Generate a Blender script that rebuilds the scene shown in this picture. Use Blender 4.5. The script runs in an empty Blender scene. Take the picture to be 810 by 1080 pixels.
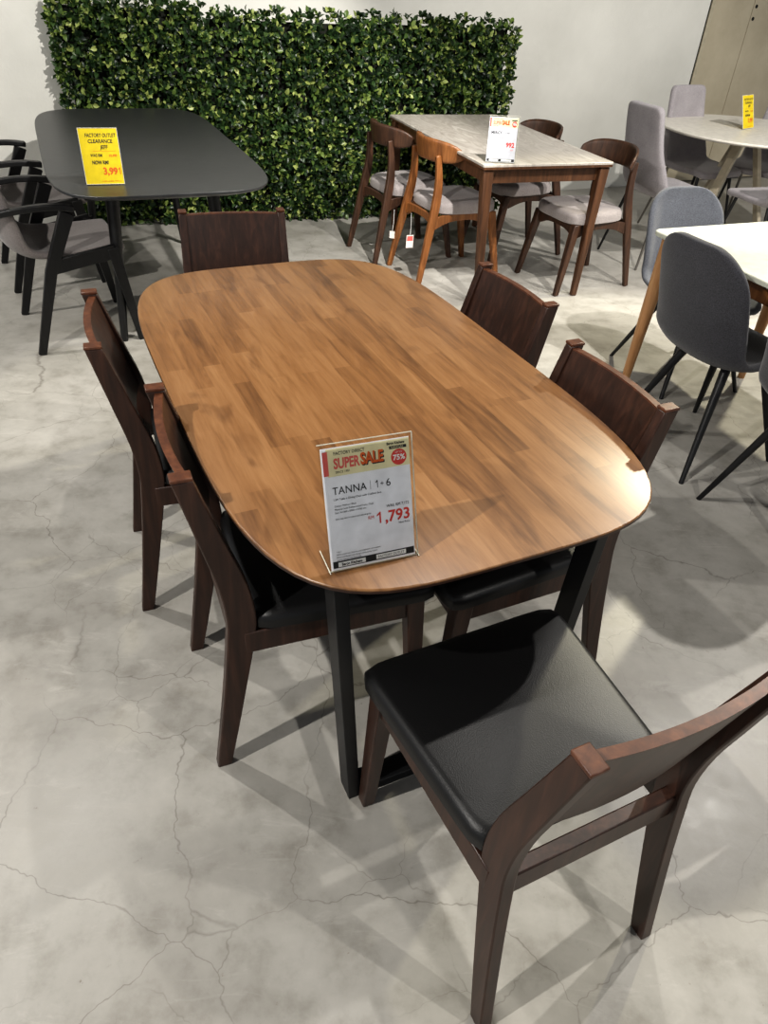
import bpy, bmesh, math, random
from math import sin, cos, pi, radians as R
from mathutils import Vector, Matrix
random.seed(7)
sc = bpy.context.scene
C = sc.collection

# ------------------------------------------------------------------ helpers
def tag(o, label=None, cat=None, group=None, kind=None):
    if label: o['label'] = label
    if cat: o['category'] = cat
    if group: o['group'] = group
    if kind: o['kind'] = kind
    return o

def empty(name, loc=(0, 0, 0), rz=0.0, label=None, cat=None, group=None):
    o = bpy.data.objects.new(name, None)
    o.empty_display_size = 0.1
    C.objects.link(o)
    o.location = loc
    o.rotation_euler = (0, 0, rz)
    return tag(o, label, cat, group)

def obj(name, bm, mat, parent=None, smooth=True, bevel=0, seg=2, subsurf=0, solid=0, autosmooth=35):
    me = bpy.data.meshes.new(name)
    bmesh.ops.recalc_face_normals(bm, faces=bm.faces[:])
    bm.to_mesh(me)
    bm.free()
    if smooth:
        for p in me.polygons:
            p.use_smooth = True
        if autosmooth and not subsurf:
            me.set_sharp_from_angle(angle=R(autosmooth))
    for m in (mat if isinstance(mat, (list, tuple)) else [mat]):
        me.materials.append(m)
    o = bpy.data.objects.new(name, me)
    C.objects.link(o)
    if parent is not None:
        o.parent = parent
    if solid:
        md = o.modifiers.new('Solidify', 'SOLIDIFY'); md.thickness = solid; md.offset = 0
    if subsurf:
        md = o.modifiers.new('Subsurf', 'SUBSURF'); md.levels = subsurf; md.render_levels = subsurf
    if bevel:
        md = o.modifiers.new('Bevel', 'BEVEL'); md.width = bevel; md.segments = seg
        md.limit_method = 'ANGLE'; md.angle_limit = R(40)
    return o

def kids(o):
    return [c for c in C.objects if c.parent == o]

def copy_tree(o, parent=None):
    c = o.copy()
    C.objects.link(c)
    if parent is not None:
        c.parent = parent
    for ch in kids(o):
        copy_tree(ch, c)
    return c

def loft(bm, rings, cap=True):
    vs = [[bm.verts.new(p) for p in r] for r in rings]
    n = len(vs[0])
    for a, b in zip(vs, vs[1:]):
        for i in range(n):
            bm.faces.new((a[i], a[(i + 1) % n], b[(i + 1) % n], b[i]))
    if cap:
        bm.faces.new(vs[0][::-1])
        bm.faces.new(vs[-1])
    return vs

def catmull(P, n):
    """smooth sampling of tuples P, n samples per span"""
    out = []
    for i in range(len(P) - 1):
        p0 = P[max(i - 1, 0)]; p1 = P[i]; p2 = P[i + 1]; p3 = P[min(i + 2, len(P) - 1)]
        for k in range(n):
            t = k / n
            out.append(tuple(0.5 * ((2 * b) + (-a + c) * t + (2 * a - 5 * b + 4 * c - d) * t * t + (-a + 3 * b - 3 * c + d) * t ** 3)
                             for a, b, c, d in zip(p0, p1, p2, p3)))
    out.append(tuple(P[-1]))
    return out

def sweep(bm, pts, widths, side=(1, 0, 0)):
    """rectangular bar along pts; widths = [(w along side, d across)]"""
    pts = [Vector(p) for p in pts]
    rings = []
    for i, p in enumerate(pts):
        t = (pts[min(i + 1, len(pts) - 1)] - pts[max(i - 1, 0)]).normalized()
        s = Vector(side); s = (s - t * s.dot(t)).normalized()
        d = t.cross(s)
        w, h = widths[i] if isinstance(widths[0], (list, tuple)) else widths
        rings.append([p + s * w / 2 + d * h / 2, p - s * w / 2 + d * h / 2, p - s * w / 2 - d * h / 2, p + s * w / 2 - d * h / 2])
    loft(bm, rings)

def flatleg(bm, p0, p1, w0, w1):
    """leg whose end cuts are horizontal. w=(wx,wy)"""
    rings = []
    for p, w in ((p0, w0), (p1, w1)):
        x, y, z = p
        rings.append([(x + a * w[0] / 2, y + b * w[1] / 2, z) for a, b in ((1, 1), (-1, 1), (-1, -1), (1, -1))])
    loft(bm, rings)

def tube(bm, pts, radii, seg=12, flat_ends=False):
    pts = [Vector(p) for p in pts]
    if not isinstance(radii, (list, tuple)):
        radii = [radii] * len(pts)
    rings = []
    for i, p in enumerate(pts):
        t = (pts[min(i + 1, len(pts) - 1)] - pts[max(i - 1, 0)]).normalized()
        if flat_ends:
            a, b = Vector((1, 0, 0)), Vector((0, 1, 0))
        else:
            a = t.cross(Vector((0, 0, 1)) if abs(t.z) < .9 else Vector((1, 0, 0))).normalized(); b = t.cross(a)
        rings.append([p + (a * cos(2 * pi * k / seg) + b * sin(2 * pi * k / seg)) * radii[i] for k in range(seg)])
    loft(bm, rings)

def box(bm, x0, x1, y0, y1, z0, z1):
    loft(bm, [[(x0, y0, z), (x1, y0, z), (x1, y1, z), (x0, y1, z)] for z in (z0, z1)])

def superel(a, b, n, N=96):
    out = []
    for k in range(N):
        t = 2 * pi * k / N
        # even-ish parametrisation
        c, s = cos(t), sin(t)
        r = (abs(c / a) ** n + abs(s / b) ** n) ** (-1 / n)
        out.append((r * c, r * s))
    return out

def rrect(hx, hy, r, seg=8):
    out = []
    for cx, cy, a0 in ((hx - r, hy - r, 0), (-hx + r, hy - r, 90), (-hx + r, -hy + r, 180), (hx - r, -hy + r, 270)):
        for k in range(seg + 1):
            a = R(a0 + 90 * k / seg)
            out.append((cx + r * cos(a), cy + r * sin(a)))
    return out

def slab(bm, outline_fn, levels):
    """levels = [(inset, z)]; outline_fn(inset) -> 2D points"""
    loft(bm, [[(x, y, z) for x, y in outline_fn(i)] for i, z in levels])

# ------------------------------------------------------------------ materials
def mat(name, build):
    m = bpy.data.materials.new(name); m.use_nodes = True
    nt = m.node_tree
    b = nt.nodes['Principled BSDF']
    build(nt, b)
    return m

def N(nt, t, **kw):
    n = nt.nodes.new(t)
    for k, v in kw.items():
        if k in n.inputs: n.inputs[k].default_value = v
        else: setattr(n, k, v)
    return n

def srgb(r, g, b):
    f = lambda c: (c / 255 / 12.92) if c / 255 <= .04045 else ((c / 255 + .055) / 1.055) ** 2.4
    return (f(r), f(g), f(b), 1)

def ramp(nt, src, stops, interp='LINEAR'):
    r = nt.nodes.new('ShaderNodeValToRGB'); r.color_ramp.interpolation = interp
    el = r.color_ramp.elements
    while len(el) > 1: el.remove(el[-1])
    el[0].position = stops[0][0]; el[0].color = stops[0][1]
    for p, c in stops[1:]:
        e = el.new(p); e.color = c
    if src is not None: nt.links.new(src, r.inputs['Fac'])
    return r

def coords(nt, scale=(1, 1, 1), kind='Object', rot=(0, 0, 0)):
    tc = nt.nodes.new('ShaderNodeTexCoord'); mp = nt.nodes.new('ShaderNodeMapping')
    mp.inputs['Scale'].default_value = scale; mp.inputs['Rotation'].default_value = rot
    nt.links.new(tc.outputs[kind], mp.inputs['Vector'])
    return mp.outputs['Vector']

def mix(nt, fac, a, b, mode='MIX'):
    m = nt.nodes.new('ShaderNodeMix'); m.data_type = 'RGBA'; m.blend_type = mode
    for sock, v in ((m.inputs[0], fac), (m.inputs[6], a), (m.inputs[7], b)):
        if isinstance(v, bpy.types.NodeSocket): nt.links.new(v, sock)
        else: sock.default_value = v
    return m.outputs[2]

def bump(nt, b, h, strength=.3, dist=.002):
    n = N(nt, 'ShaderNodeBump', Strength=strength, Distance=dist)
    nt.links.new(h, n.inputs['Height']); nt.links.new(n.outputs[0], b.inputs['Normal'])

def plain(name, col, rough=.5, metal=0, spec=.5, **kw):
    def f(nt, b):
        v = coords(nt, (30, 30, 30))
        nz = N(nt, 'ShaderNodeTexNoise', Scale=1.0, Detail=2.0); nt.links.new(v, nz.inputs['Vector'])
        lo = tuple(c * .9 for c in col[:3]) + (1,); hi = tuple(min(1, c * 1.08) for c in col[:3]) + (1,)
        r = ramp(nt, nz.outputs['Fac'], [(.3, lo), (.7, hi)])
        nt.links.new(r.outputs[0], b.inputs['Base Color'])
        b.inputs['Roughness'].default_value = rough; b.inputs['Metallic'].default_value = metal
        b.inputs['Specular IOR Level'].default_value = spec
        for k, v2 in kw.items(): b.inputs[k.replace('_', ' ')].default_value = v2
    return mat(name, f)

def wood(name, c0, c1, c2, rough=.4, scale=(18, 18, 1.6), coat=0.0):
    def f(nt, b):
        v = coords(nt, scale)
        nz = N(nt, 'ShaderNodeTexNoise', Scale=3.0, Detail=6.0, Roughness=.6, Distortion=.4); nt.links.new(v, nz.inputs['Vector'])
        r = ramp(nt, nz.outputs['Fac'], [(.28, c0), (.5, c1), (.72, c2)])
        nt.links.new(r.outputs[0], b.inputs['Base Color'])
        b.inputs['Roughness'].default_value = rough
        b.inputs['Coat Weight'].default_value = coat; b.inputs['Coat Roughness'].default_value = .3
        bump(nt, b, nz.outputs['Fac'], .15, .001)
    return mat(name, f)

def fabric(name, c0, c1, scale=260, rough=.95, bs=.5):
    def f(nt, b):
        v = coords(nt, (1, 1, 1))
        nz = N(nt, 'ShaderNodeTexNoise', Scale=scale, Detail=2.0, Roughness=.7); nt.links.new(v, nz.inputs['Vector'])
        nz2 = N(nt, 'ShaderNodeTexNoise', Scale=9.0, Detail=2.0); nt.links.new(v, nz2.inputs['Vector'])
        r = ramp(nt, nz.outputs['Fac'], [(.32, c0), (.68, c1)])
        r2 = ramp(nt, nz2.outputs['Fac'], [(.3, (.88, .88, .88, 1)), (.7, (1.05, 1.05, 1.05, 1))])
        nt.links.new(mix(nt, 1.0, r.outputs[0], r2.outputs[0], 'MULTIPLY'), b.inputs['Base Color'])
        b.inputs['Roughness'].default_value = rough
        b.inputs['Sheen Weight'].default_value = .25
        bump(nt, b, nz.outputs['Fac'], bs, .002)
    return mat(name, f)

# table top : finger-jointed staves running along local y
def m_top(nt, b):
    v = coords(nt, (1, 1, 1), rot=(0, 0, R(90)))
    br = N(nt, 'ShaderNodeTexBrick', Scale=1.0); br.offset = .37; br.offset_frequency = 2; br.squash = 1.45; br.squash_frequency = 3
    br.inputs['Color1'].default_value = (0, 0, 0, 1); br.inputs['Color2'].default_value = (1, 1, 1, 1)
    br.inputs['Mortar'].default_value = (.5, .5, .5, 1)
    br.inputs['Mortar Size'].default_value = 0.0
    br.inputs['Brick Width'].default_value = .30; br.inputs['Row Height'].default_value = .043
    nt.links.new(v, br.inputs['Vector'])
    v2 = coords(nt, (14, 1.5, 8))
    g = N(nt, 'ShaderNodeTexNoise', Scale=2.6, Detail=8.0, Roughness=.62, Distortion=.6); nt.links.new(v2, g.inputs['Vector'])
    v4 = coords(nt, (160, 7, 30))
    fg = N(nt, 'ShaderNodeTexNoise', Scale=1.0, Detail=4.0, Roughness=.7); nt.links.new(v4, fg.inputs['Vector'])
    v3 = coords(nt, (7, 2.2, 3))
    k = N(nt, 'ShaderNodeTexNoise', Scale=1.5, Detail=3.0, Distortion=1.0); nt.links.new(v3, k.inputs['Vector'])
    # stave value = per-stave random (sharpened) + grain
    m1 = nt.nodes.new('ShaderNodeMath'); m1.operation = 'MULTIPLY'; m1.inputs[1].default_value = .20
    nt.links.new(br.outputs['Color'], m1.inputs[0])
    m2 = nt.nodes.new('ShaderNodeMath'); m2.operation = 'MULTIPLY_ADD'; m2.inputs[1].default_value = .62
    nt.links.new(g.outputs['Fac'], m2.inputs[0]); nt.links.new(m1.outputs[0], m2.inputs[2])
    m3 = nt.nodes.new('ShaderNodeMath'); m3.operation = 'MULTIPLY_ADD'; m3.inputs[1].default_value = .32
    nt.links.new(fg.outputs['Fac'], m3.inputs[0]); nt.links.new(m2.outputs[0], m3.inputs[2])
    r = ramp(nt, m3.outputs[0], [(.26, srgb(70, 48, 30)), (.42, srgb(110, 76, 46)), (.58, srgb(137, 98, 61)), (.84, srgb(160, 121, 82))])
    dk = ramp(nt, k.outputs['Fac'], [(.30, (.55, .50, .46, 1)), (.42, (.95, .95, .95, 1)), (1, (1.0, 1.0, 1.0, 1))])
    col = mix(nt, .9, r.outputs[0], dk.outputs[0], 'MULTIPLY')
    nt.links.new(col, b.inputs['Base Color'])
    b.inputs['Roughness'].default_value = .35
    b.inputs['Specular IOR Level'].default_value = .6
    bump(nt, b, fg.outputs['Fac'], .06, .0006)
M_TOP = mat('stave_wood', m_top)
M_ESP = wood('espresso_wood', srgb(42, 27, 20), srgb(57, 36, 27), srgb(76, 49, 37), .38)
M_ESPL = wood('worn_brown_wood', srgb(70, 40, 26), srgb(88, 52, 34), srgb(112, 70, 46), .42)
M_WAL = wood('walnut_wood', srgb(60, 38, 24), srgb(84, 55, 35), srgb(106, 72, 48), .45)
M_WALD = wood('dark_walnut_wood', srgb(48, 32, 23), srgb(67, 45, 32), srgb(88, 60, 43), .45)
M_HON = wood('honey_wood', srgb(98, 60, 30), srgb(126, 80, 42), srgb(152, 102, 58), .4)
M_NAT = wood('beech_wood', srgb(160, 114, 72), srgb(182, 136, 92), srgb(198, 156, 112), .5)
M_BLK = plain('black_steel', srgb(22, 23, 25), .45, 0)
M_BWD = wood('black_stained_wood', srgb(12, 12, 13), srgb(17, 17, 18), srgb(26, 26, 27), .42)
M_BTOP = wood('black_table_top', srgb(40, 41, 42), srgb(48, 49, 50), srgb(58, 59, 60), .38, scale=(6, 60, 6))
M_LEGB = plain('black_leg_metal', srgb(20, 20, 22), .4)
M_LEGG = plain('grey_leg_metal', srgb(130, 126, 120), .35, .6)
def m_leather(nt, b):
    v = coords(nt)
    vo = N(nt, 'ShaderNodeTexVoronoi', Scale=420.0); nt.links.new(v, vo.inputs['Vector'])
    b.inputs['Base Color'].default_value = srgb(18, 18, 19)
    b.inputs['Roughness'].default_value = .43
    b.inputs['Specular IOR Level'].default_value = .5
    bump(nt, b, vo.outputs['Distance'], .25, .0008)
M_PU = mat('black_leatherette', m_leather)
M_FLG = fabric('light_grey_fabric', srgb(140, 133, 132), srgb(176, 168, 166))
M_FMG = fabric('mid_grey_fabric', srgb(136, 131, 135), srgb(168, 163, 166))
M_FDK = fabric('charcoal_fabric', srgb(46, 46, 51), srgb(74, 74, 80))
M_FDK_LIT = fabric('lit_charcoal_fabric', srgb(70, 73, 80), srgb(104, 107, 114))  # paler copy of the charcoal, front-lit look put into the colour
M_FTP = fabric('taupe_fabric', srgb(108, 102, 100), srgb(142, 135, 132))
M_WHT = plain('white_laminate', srgb(200, 202, 188), .4)
M_WHT2 = plain('white_lacquer', srgb(220, 216, 206), .4)
M_BEIG = plain('cream_metal', srgb(186, 176, 156), .45)
def m_stone(nt, b):
    v = coords(nt, (3.2, .9, 1), rot=(0, 0, R(75)))
    nz = N(nt, 'ShaderNodeTexNoise', Scale=2.4, Detail=7.0, Roughness=.6, Distortion=1.6); nt.links.new(v, nz.inputs['Vector'])
    r = ramp(nt, nz.outputs['Fac'], [(.30, srgb(150, 142, 134)), (.45, srgb(186, 180, 172)), (.52, srgb(164, 157, 148)), (.62, srgb(196, 191, 183)), (.8, srgb(176, 168, 160))])
    nt.links.new(r.outputs[0], b.inputs['Base Color']); b.inputs['Roughness'].default_value = .35
M_STONE = mat('sintered_stone', m_stone)
def m_floor(nt, b):
    v = coords(nt)
    n1 = N(nt, 'ShaderNodeTexNoise', Scale=1.3, Detail=6.0, Roughness=.6, Distortion=.5); nt.links.new(v, n1.inputs['Vector'])
    n2 = N(nt, 'ShaderNodeTexNoise', Scale=9.0, Detail=8.0, Roughness=.65); nt.links.new(v, n2.inputs['Vector'])
    base = ramp(nt, n1.outputs['Fac'], [(.30, srgb(158, 154, 147)), (.5, srgb(176, 173, 166)), (.72, srgb(193, 190, 184))])
    fine = ramp(nt, n2.outputs['Fac'], [(.28, (.70, .69, .67, 1)), (.5, (.95, .95, .95, 1)), (.75, (1.08, 1.08, 1.08, 1))])
    col = mix(nt, 1.0, base.outputs[0], fine.outputs[0], 'MULTIPLY')
    # hair cracks
    wn = N(nt, 'ShaderNodeTexNoise', Scale=2.6, Detail=5.0, Roughness=.62); nt.links.new(v, wn.inputs['Vector'])
    vm = nt.nodes.new('ShaderNodeVectorMath'); vm.operation = 'MULTIPLY_ADD'
    vm.inputs[1].default_value = (.22, .22, 0)
    nt.links.new(wn.outputs['Color'], vm.inputs[0]); nt.links.new(v, vm.inputs[2])
    def crack(scale, w, lo, hi, ms):
        vo = N(nt, 'ShaderNodeTexVoronoi', Scale=scale); vo.feature = 'DISTANCE_TO_EDGE'
        nt.links.new(vm.outputs[0], vo.inputs['Vector'])
        line = ramp(nt, vo.outputs['Distance'], [(0, (1, 1, 1, 1)), (w, (0, 0, 0, 1))])
        mk = N(nt, 'ShaderNodeTexNoise', Scale=ms, Detail=2.0); nt.links.new(v, mk.inputs['Vector'])
        mr = ramp(nt, mk.outputs['Fac'], [(lo, (0, 0, 0, 1)), (hi, (1, 1, 1, 1))])
        return mix(nt, 1.0, line.outputs[0], mr.outputs[0], 'MULTIPLY')
    c1 = crack(2.1, .0038, .36, .50, 1.1)
    c2 = crack(4.3, .0050, .50, .62, 2.0)
    cc = mix(nt, 1.0, c1, c2, 'ADD')
    col = mix(nt, mul(nt, cc, .48), col, srgb(84, 76, 66))
    # dirt specks and stains
    sp = N(nt, 'ShaderNodeTexNoise', Scale=26.0, Detail=5.0, Roughness=.75); nt.links.new(v, sp.inputs['Vector'])
    spr = ramp(nt, sp.outputs['Fac'], [(.665, (0, 0, 0, 1)), (.73, (1, 1, 1, 1))])
    col = mix(nt, mul(nt, spr.outputs[0], .55), col, srgb(104, 88, 70))
    # pale scuffed veins
    v5 = coords(nt, (1.2, 4.0, 1), rot=(0, 0, R(35)))
    sc_ = N(nt, 'ShaderNodeTexNoise', Scale=3.0, Detail=9.0, Roughness=.75, Distortion=1.2); nt.links.new(v5, sc_.inputs['Vector'])
    scr = ramp(nt, sc_.outputs['Fac'], [(.56, (0, 0, 0, 1)), (.72, (1, 1, 1, 1))])
    col = mix(nt, mul(nt, scr.outputs[0], .42), col, srgb(206, 203, 196))
    nt.links.new(col, b.inputs['Base Color'])
    rr = ramp(nt, n2.outputs['Fac'], [(.3, (.30, .30, .30, 1)), (.7, (.48, .48, .48, 1))])
    nt.links.new(rr.outputs[0], b.inputs['Roughness'])
    b.inputs['Specular IOR Level'].default_value = .4
    bump(nt, b, n2.outputs['Fac'], .18, .004)
def mul(nt, s, f):
    bw = nt.nodes.new('ShaderNodeMath'); bw.operation = 'MULTIPLY'; bw.inputs[1].default_value = f
    nt.links.new(s, bw.inputs[0]); return bw.outputs[0]
M_FLOOR = mat('worn_concrete', m_floor)
def m_wall(nt, b):
    v = coords(nt)
    n1 = N(nt, 'ShaderNodeTexNoise', Scale=1.1, Detail=4.0, Roughness=.55); nt.links.new(v, n1.inputs['Vector'])
    n2 = N(nt, 'ShaderNodeTexNoise', Scale=6.0, Detail=7.0, Roughness=.6); nt.links.new(v, n2.inputs['Vector'])
    n3 = N(nt, 'ShaderNodeTexNoise', Scale=12.0, Detail=3.0, Roughness=.7); nt.links.new(v, n3.inputs['Vector'])
    r = ramp(nt, n1.outputs['Fac'], [(.3, srgb(204, 203, 196)), (.7, srgb(222, 221, 214))])
    s = ramp(nt, n3.outputs['Fac'], [(.735, (1, 1, 1, 1)), (.80, (.66, .64, .60, 1))])
    nt.links.new(mix(nt, 1.0, r.outputs[0], s.outputs[0], 'MULTIPLY'), b.inputs['Base Color'])
    b.inputs['Roughness'].default_value = .6
    bump(nt, b, n2.outputs['Fac'], .35, .02)
M_WALL = mat('painted_plaster', m_wall)
def m_door(nt, b):
    v = coords(nt)
    n1 = N(nt, 'ShaderNodeTexNoise', Scale=2.5, Detail=6.0, Roughness=.65); nt.links.new(v, n1.inputs['Vector'])
    r = ramp(nt, n1.outputs['Fac'], [(.3, srgb(168, 158, 136)), (.7, srgb(186, 177, 155))])
    nt.links.new(r.outputs[0], b.inputs['Base Color']); b.inputs['Roughness'].default_value = .55
M_DOOR = mat('beige_door_paint', m_door)
M_DARK = plain('dark_gap', srgb(18, 17, 16), .9)
M_RUST = plain('rusty_edge', srgb(70, 54, 44), .8)
def m_leaf(nt, b):
    g = nt.nodes.new('ShaderNodeNewGeometry')
    r = ramp(nt, g.outputs['Random Per Island'], [(0, srgb(16, 30, 18)), (.42, srgb(34, 54, 30)), (.66, srgb(56, 80, 42)), (.85, srgb(106, 126, 60)), (1, srgb(170, 180, 108))])
    nt.links.new(r.outputs[0], b.inputs['Base Color'])
    b.inputs['Roughness'].default_value = .38
    b.inputs['Subsurface Weight'].default_value = 0
    tr = nt.nodes.new('ShaderNodeBsdfTranslucent'); tr.inputs[0].default_value = srgb(110, 150, 50)
    mx = nt.nodes.new('ShaderNodeMixShader'); mx.inputs[0].default_value = .12
    nt.links.new(b.outputs[0], mx.inputs[1]); nt.links.new(tr.outputs[0], mx.inputs[2])
    nt.links.new(mx.outputs[0], nt.nodes['Material Output'].inputs[0])
M_LEAF = mat('glossy_leaf', m_leaf)
M_GRID = plain('hedge_backing', srgb(24, 26, 18), .9)
M_PAPER = plain('white_paper', srgb(236, 236, 242), .6)
M_PAPER2 = plain('dimmed_white_paper', srgb(200, 200, 208), .7)  # same white paper, colour darkened to offset the strong spot on it
M_YEL = plain('yellow_paper', srgb(218, 194, 20), .65)
M_TAGW = plain('tag_card', srgb(226, 214, 208), .6)
M_INK = plain('black_ink', srgb(34, 34, 36), .6)
M_RED = plain('red_ink', srgb(206, 66, 58), .6)
M_PINK = plain('coral_ink', srgb(214, 98, 92), .6)
M_ORG = plain('orange_ink', srgb(214, 96, 30), .6)
M_CREAM = plain('banner_cream', srgb(226, 217, 176), .6)
M_WINK = plain('white_ink', srgb(232, 232, 230), .6)
def m_acr(nt, b):
    v = coords(nt, (40, 40, 40)); nz = N(nt, 'ShaderNodeTexNoise', Scale=1.0); nt.links.new(v, nz.inputs['Vector'])
    out = nt.nodes['Material Output']
    tb = nt.nodes.new('ShaderNodeBsdfTransparent'); tb.inputs[0].default_value = (.93, .94, .93, 1)
    gl = nt.nodes.new('ShaderNodeBsdfGlossy'); gl.inputs['Roughness'].default_value = .06
    lw = nt.nodes.new('ShaderNodeLayerWeight'); lw.inputs[0].default_value = .12
    mx = nt.nodes.new('ShaderNodeMixShader')
    nt.links.new(lw.outputs['Fresnel'], mx.inputs[0]); nt.links.new(tb.outputs[0], mx.inputs[1]); nt.links.new(gl.outputs[0], mx.inputs[2])
    nt.links.new(mx.outputs[0], out.inputs[0])
M_ACR = mat('clear_acrylic', m_acr)
M_ACRE = plain('acrylic_edge', srgb(206, 204, 190), .25)

# ------------------------------------------------------------------ camera
F, PITCH, ROLL, H = 760.0, 0.65078, 0.064614, 1.5602
fwd = Vector((0, cos(PITCH), -sin(PITCH))); rt = Vector((1, 0, 0)); up = rt.cross(fwd)
Rv = cos(ROLL) * rt + sin(ROLL) * up; Uv = -sin(ROLL) * rt + cos(ROLL) * up
cd = bpy.data.cameras.new('camera'); cam = bpy.data.objects.new('camera', cd); C.objects.link(cam)
mw = Matrix((Rv, Uv, -fwd)).transposed().to_4x4(); mw.translation = Vector((0, 0, H))
cam.matrix_world = mw
cd.sensor_fit = 'HORIZONTAL'; cd.sensor_width = 36; cd.lens = F / 810 * 36; cd.clip_start = .05
sc.camera = cam

# ------------------------------------------------------------------ room shell
WA = R(26.8); WX, WY = -2.1, 5.25       # back wall runs through here
wd = Vector((cos(WA), sin(WA), 0)); wn = Vector((-sin(WA), cos(WA), 0))
def wp(s, d=0, z=0):                      # point on the back wall, d behind it
    return Vector((WX, WY, 0)) + wd * s + wn * d + Vector((0, 0, z))
bm = bmesh.new()
loft(bm, [[(-4.6, -2.2, z), (6.5, -2.2, z), (6.5, 11, z), (-4.6, 11, z)] for z in (-.1, 0)])
tag(obj('floor', bm, M_FLOOR, smooth=False), kind='structure')
SEAM = 5.13                               # where the door starts along the wall
def wallbox(bm, s0, s1, d0, d1, z0, z1):
    loft(bm, [[wp(s0, d0, z), wp(s1, d0, z), wp(s1, d1, z), wp(s0, d1, z)] for z in (z0, z1)])
bm = bmesh.new(); wallbox(bm, -2.78, SEAM, 0, .15, 0, 2.75); wallbox(bm, SEAM, 7.4, .12, .15, 0, 2.75)
tag(obj('wall_back', bm, M_WALL, smooth=False), kind='structure')

bm = bmesh.new(); loft(bm, [[(-4.6, -2.2, z), (6.5, -2.2, z), (6.5, 11, z), (-4.6, 11, z)] for z in (3.3, 3.4)])
tag(obj('unseen_ceiling', bm, plain('dark_ceiling', srgb(46, 46, 48), .9), smooth=False), kind='structure')  # out of view; added dark so the tabletop reflections look right

# ------------------------------------------------------------------ hedge panels
HA = Vector((-2.14, 5.107 + .0, 0)); HD = (Vector((.773, 6.087, 0)) - Vector((-2.046, 5.139, 0))).normalized()
HN = Vector((HD.y, -HD.x, 0))             # towards the camera
def hedge_panel(name, s0, s1, top, label, seed, n):
    rnd = random.Random(seed)
    root = empty(name, tuple(HA + HD * s0), math.atan2(HD.y, HD.x), label, 'artificial hedge', 'artificial hedge panels along the white wall')
    w = s1 - s0
    bm = bmesh.new()
    # dark plastic lattice backing, real bars plus a mat of stems
    box(bm, .02, w - .02, .055, .06, .02, top - .05)
    obj('backing_grid', bm, M_GRID, root, smooth=False)
    verts = []; faces = []
    def leaf(p, d, upv, L, W):
        side = d.cross(upv)
        if side.length < 1e-3: side = Vector((1, 0, 0))
        side.normalize(); nrm = side.cross(d).normalized()
        b0 = len(verts)
        fold = .22 * W
        pts = [p, p + d * L * .32 + side * W * .46 + nrm * fold, p + d * L * .68 + side * W * .42 + nrm * fold,
               p + d * L - nrm * L * .10, p + d * L * .68 - side * W * .42 + nrm * fold, p + d * L * .32 - side * W * .46 + nrm * fold,
               p + d * L * .35, p + d * L * .7]
        verts.extend([tuple(q) for q in pts])
        faces.extend([(b0, b0 + 1, b0 + 6), (b0 + 6, b0 + 1, b0 + 2, b0 + 7), (b0 + 7, b0 + 2, b0 + 3),
                      (b0, b0 + 6, b0 + 5), (b0 + 6, b0 + 7, b0 + 4, b0 + 5), (b0 + 7, b0 + 3, b0 + 4)])
    def leaf_cluster(x, y, z, edge=0):
        k = rnd.randint(3, 5)
        a0 = rnd.uniform(0, 6.28)
        ax = Vector((rnd.gauss(0, .35), -1 + rnd.gauss(0, .2), rnd.gauss(.25, .4))).normalized()
        if edge: ax = Vector((rnd.gauss(0, .4), rnd.gauss(-.25, .3), 1)).normalized()
        t1 = ax.cross(Vector((0, 0, 1))); t1.normalize(); t2 = ax.cross(t1)
        for j in range(k):
            a = a0 + 6.28 * j / k + rnd.uniform(-.4, .4)
            sp = rnd.uniform(.6, 1.15)
            d = (ax * cos(sp) + (t1 * cos(a) + t2 * sin(a)) * sin(sp)).normalized()
            L = rnd.uniform(.030, .052); W = L * rnd.uniform(.5, .66)
            leaf(Vector((x, y, z)) + d * .004, d, ax + Vector((rnd.gauss(0, .3), rnd.gauss(0, .3), rnd.gauss(0, .3))), L, W)
    for i in range(n):
        x = rnd.uniform(-.01, w + .01); z = rnd.uniform(.015, top - .03)
        y = rnd.uniform(-.012, .045)
        leaf_cluster(x, y, z)
    for i in range(int(w * 60)):
        leaf_cluster(rnd.uniform(0, w), rnd.uniform(0, .05), top - .03 + rnd.uniform(-.02, .03) + .012 * sin(rnd.uniform(0, 6)), 1)
    if name_end.get(name):
        for i in range(120):
            e = name_end[name]
            x = (-.02 if e < 0 else w + .02) + rnd.uniform(-.02, .02)
            leaf_cluster(x, rnd.uniform(0, .05), rnd.uniform(.02, top - .02))
    me = bpy.data.meshes.new('foliage'); me.from_pydata(verts, [], faces); me.materials.append(M_LEAF)
    for p in me.polygons: p.use_smooth = True
    fo = bpy.data.objects.new('foliage', me); C.objects.link(fo); fo.parent = root
    return root
name_end = {'hedge_panel': -1, 'hedge_panel.002': 1}
hedge_panel('hedge_panel', 0, .84, 1.31, 'artificial green hedge panel behind the black table, the tallest, at the left end', 1, 1500)
hedge_panel('hedge_panel.001', .85, 1.93, 1.27, 'middle panel of the artificial hedge, behind the far end of the big brown table', 2, 1950)
hedge_panel('hedge_panel.002', 1.94, 2.98, 1.28, 'artificial green hedge panel at the right end, behind the stone topped table', 3, 1900)

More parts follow.
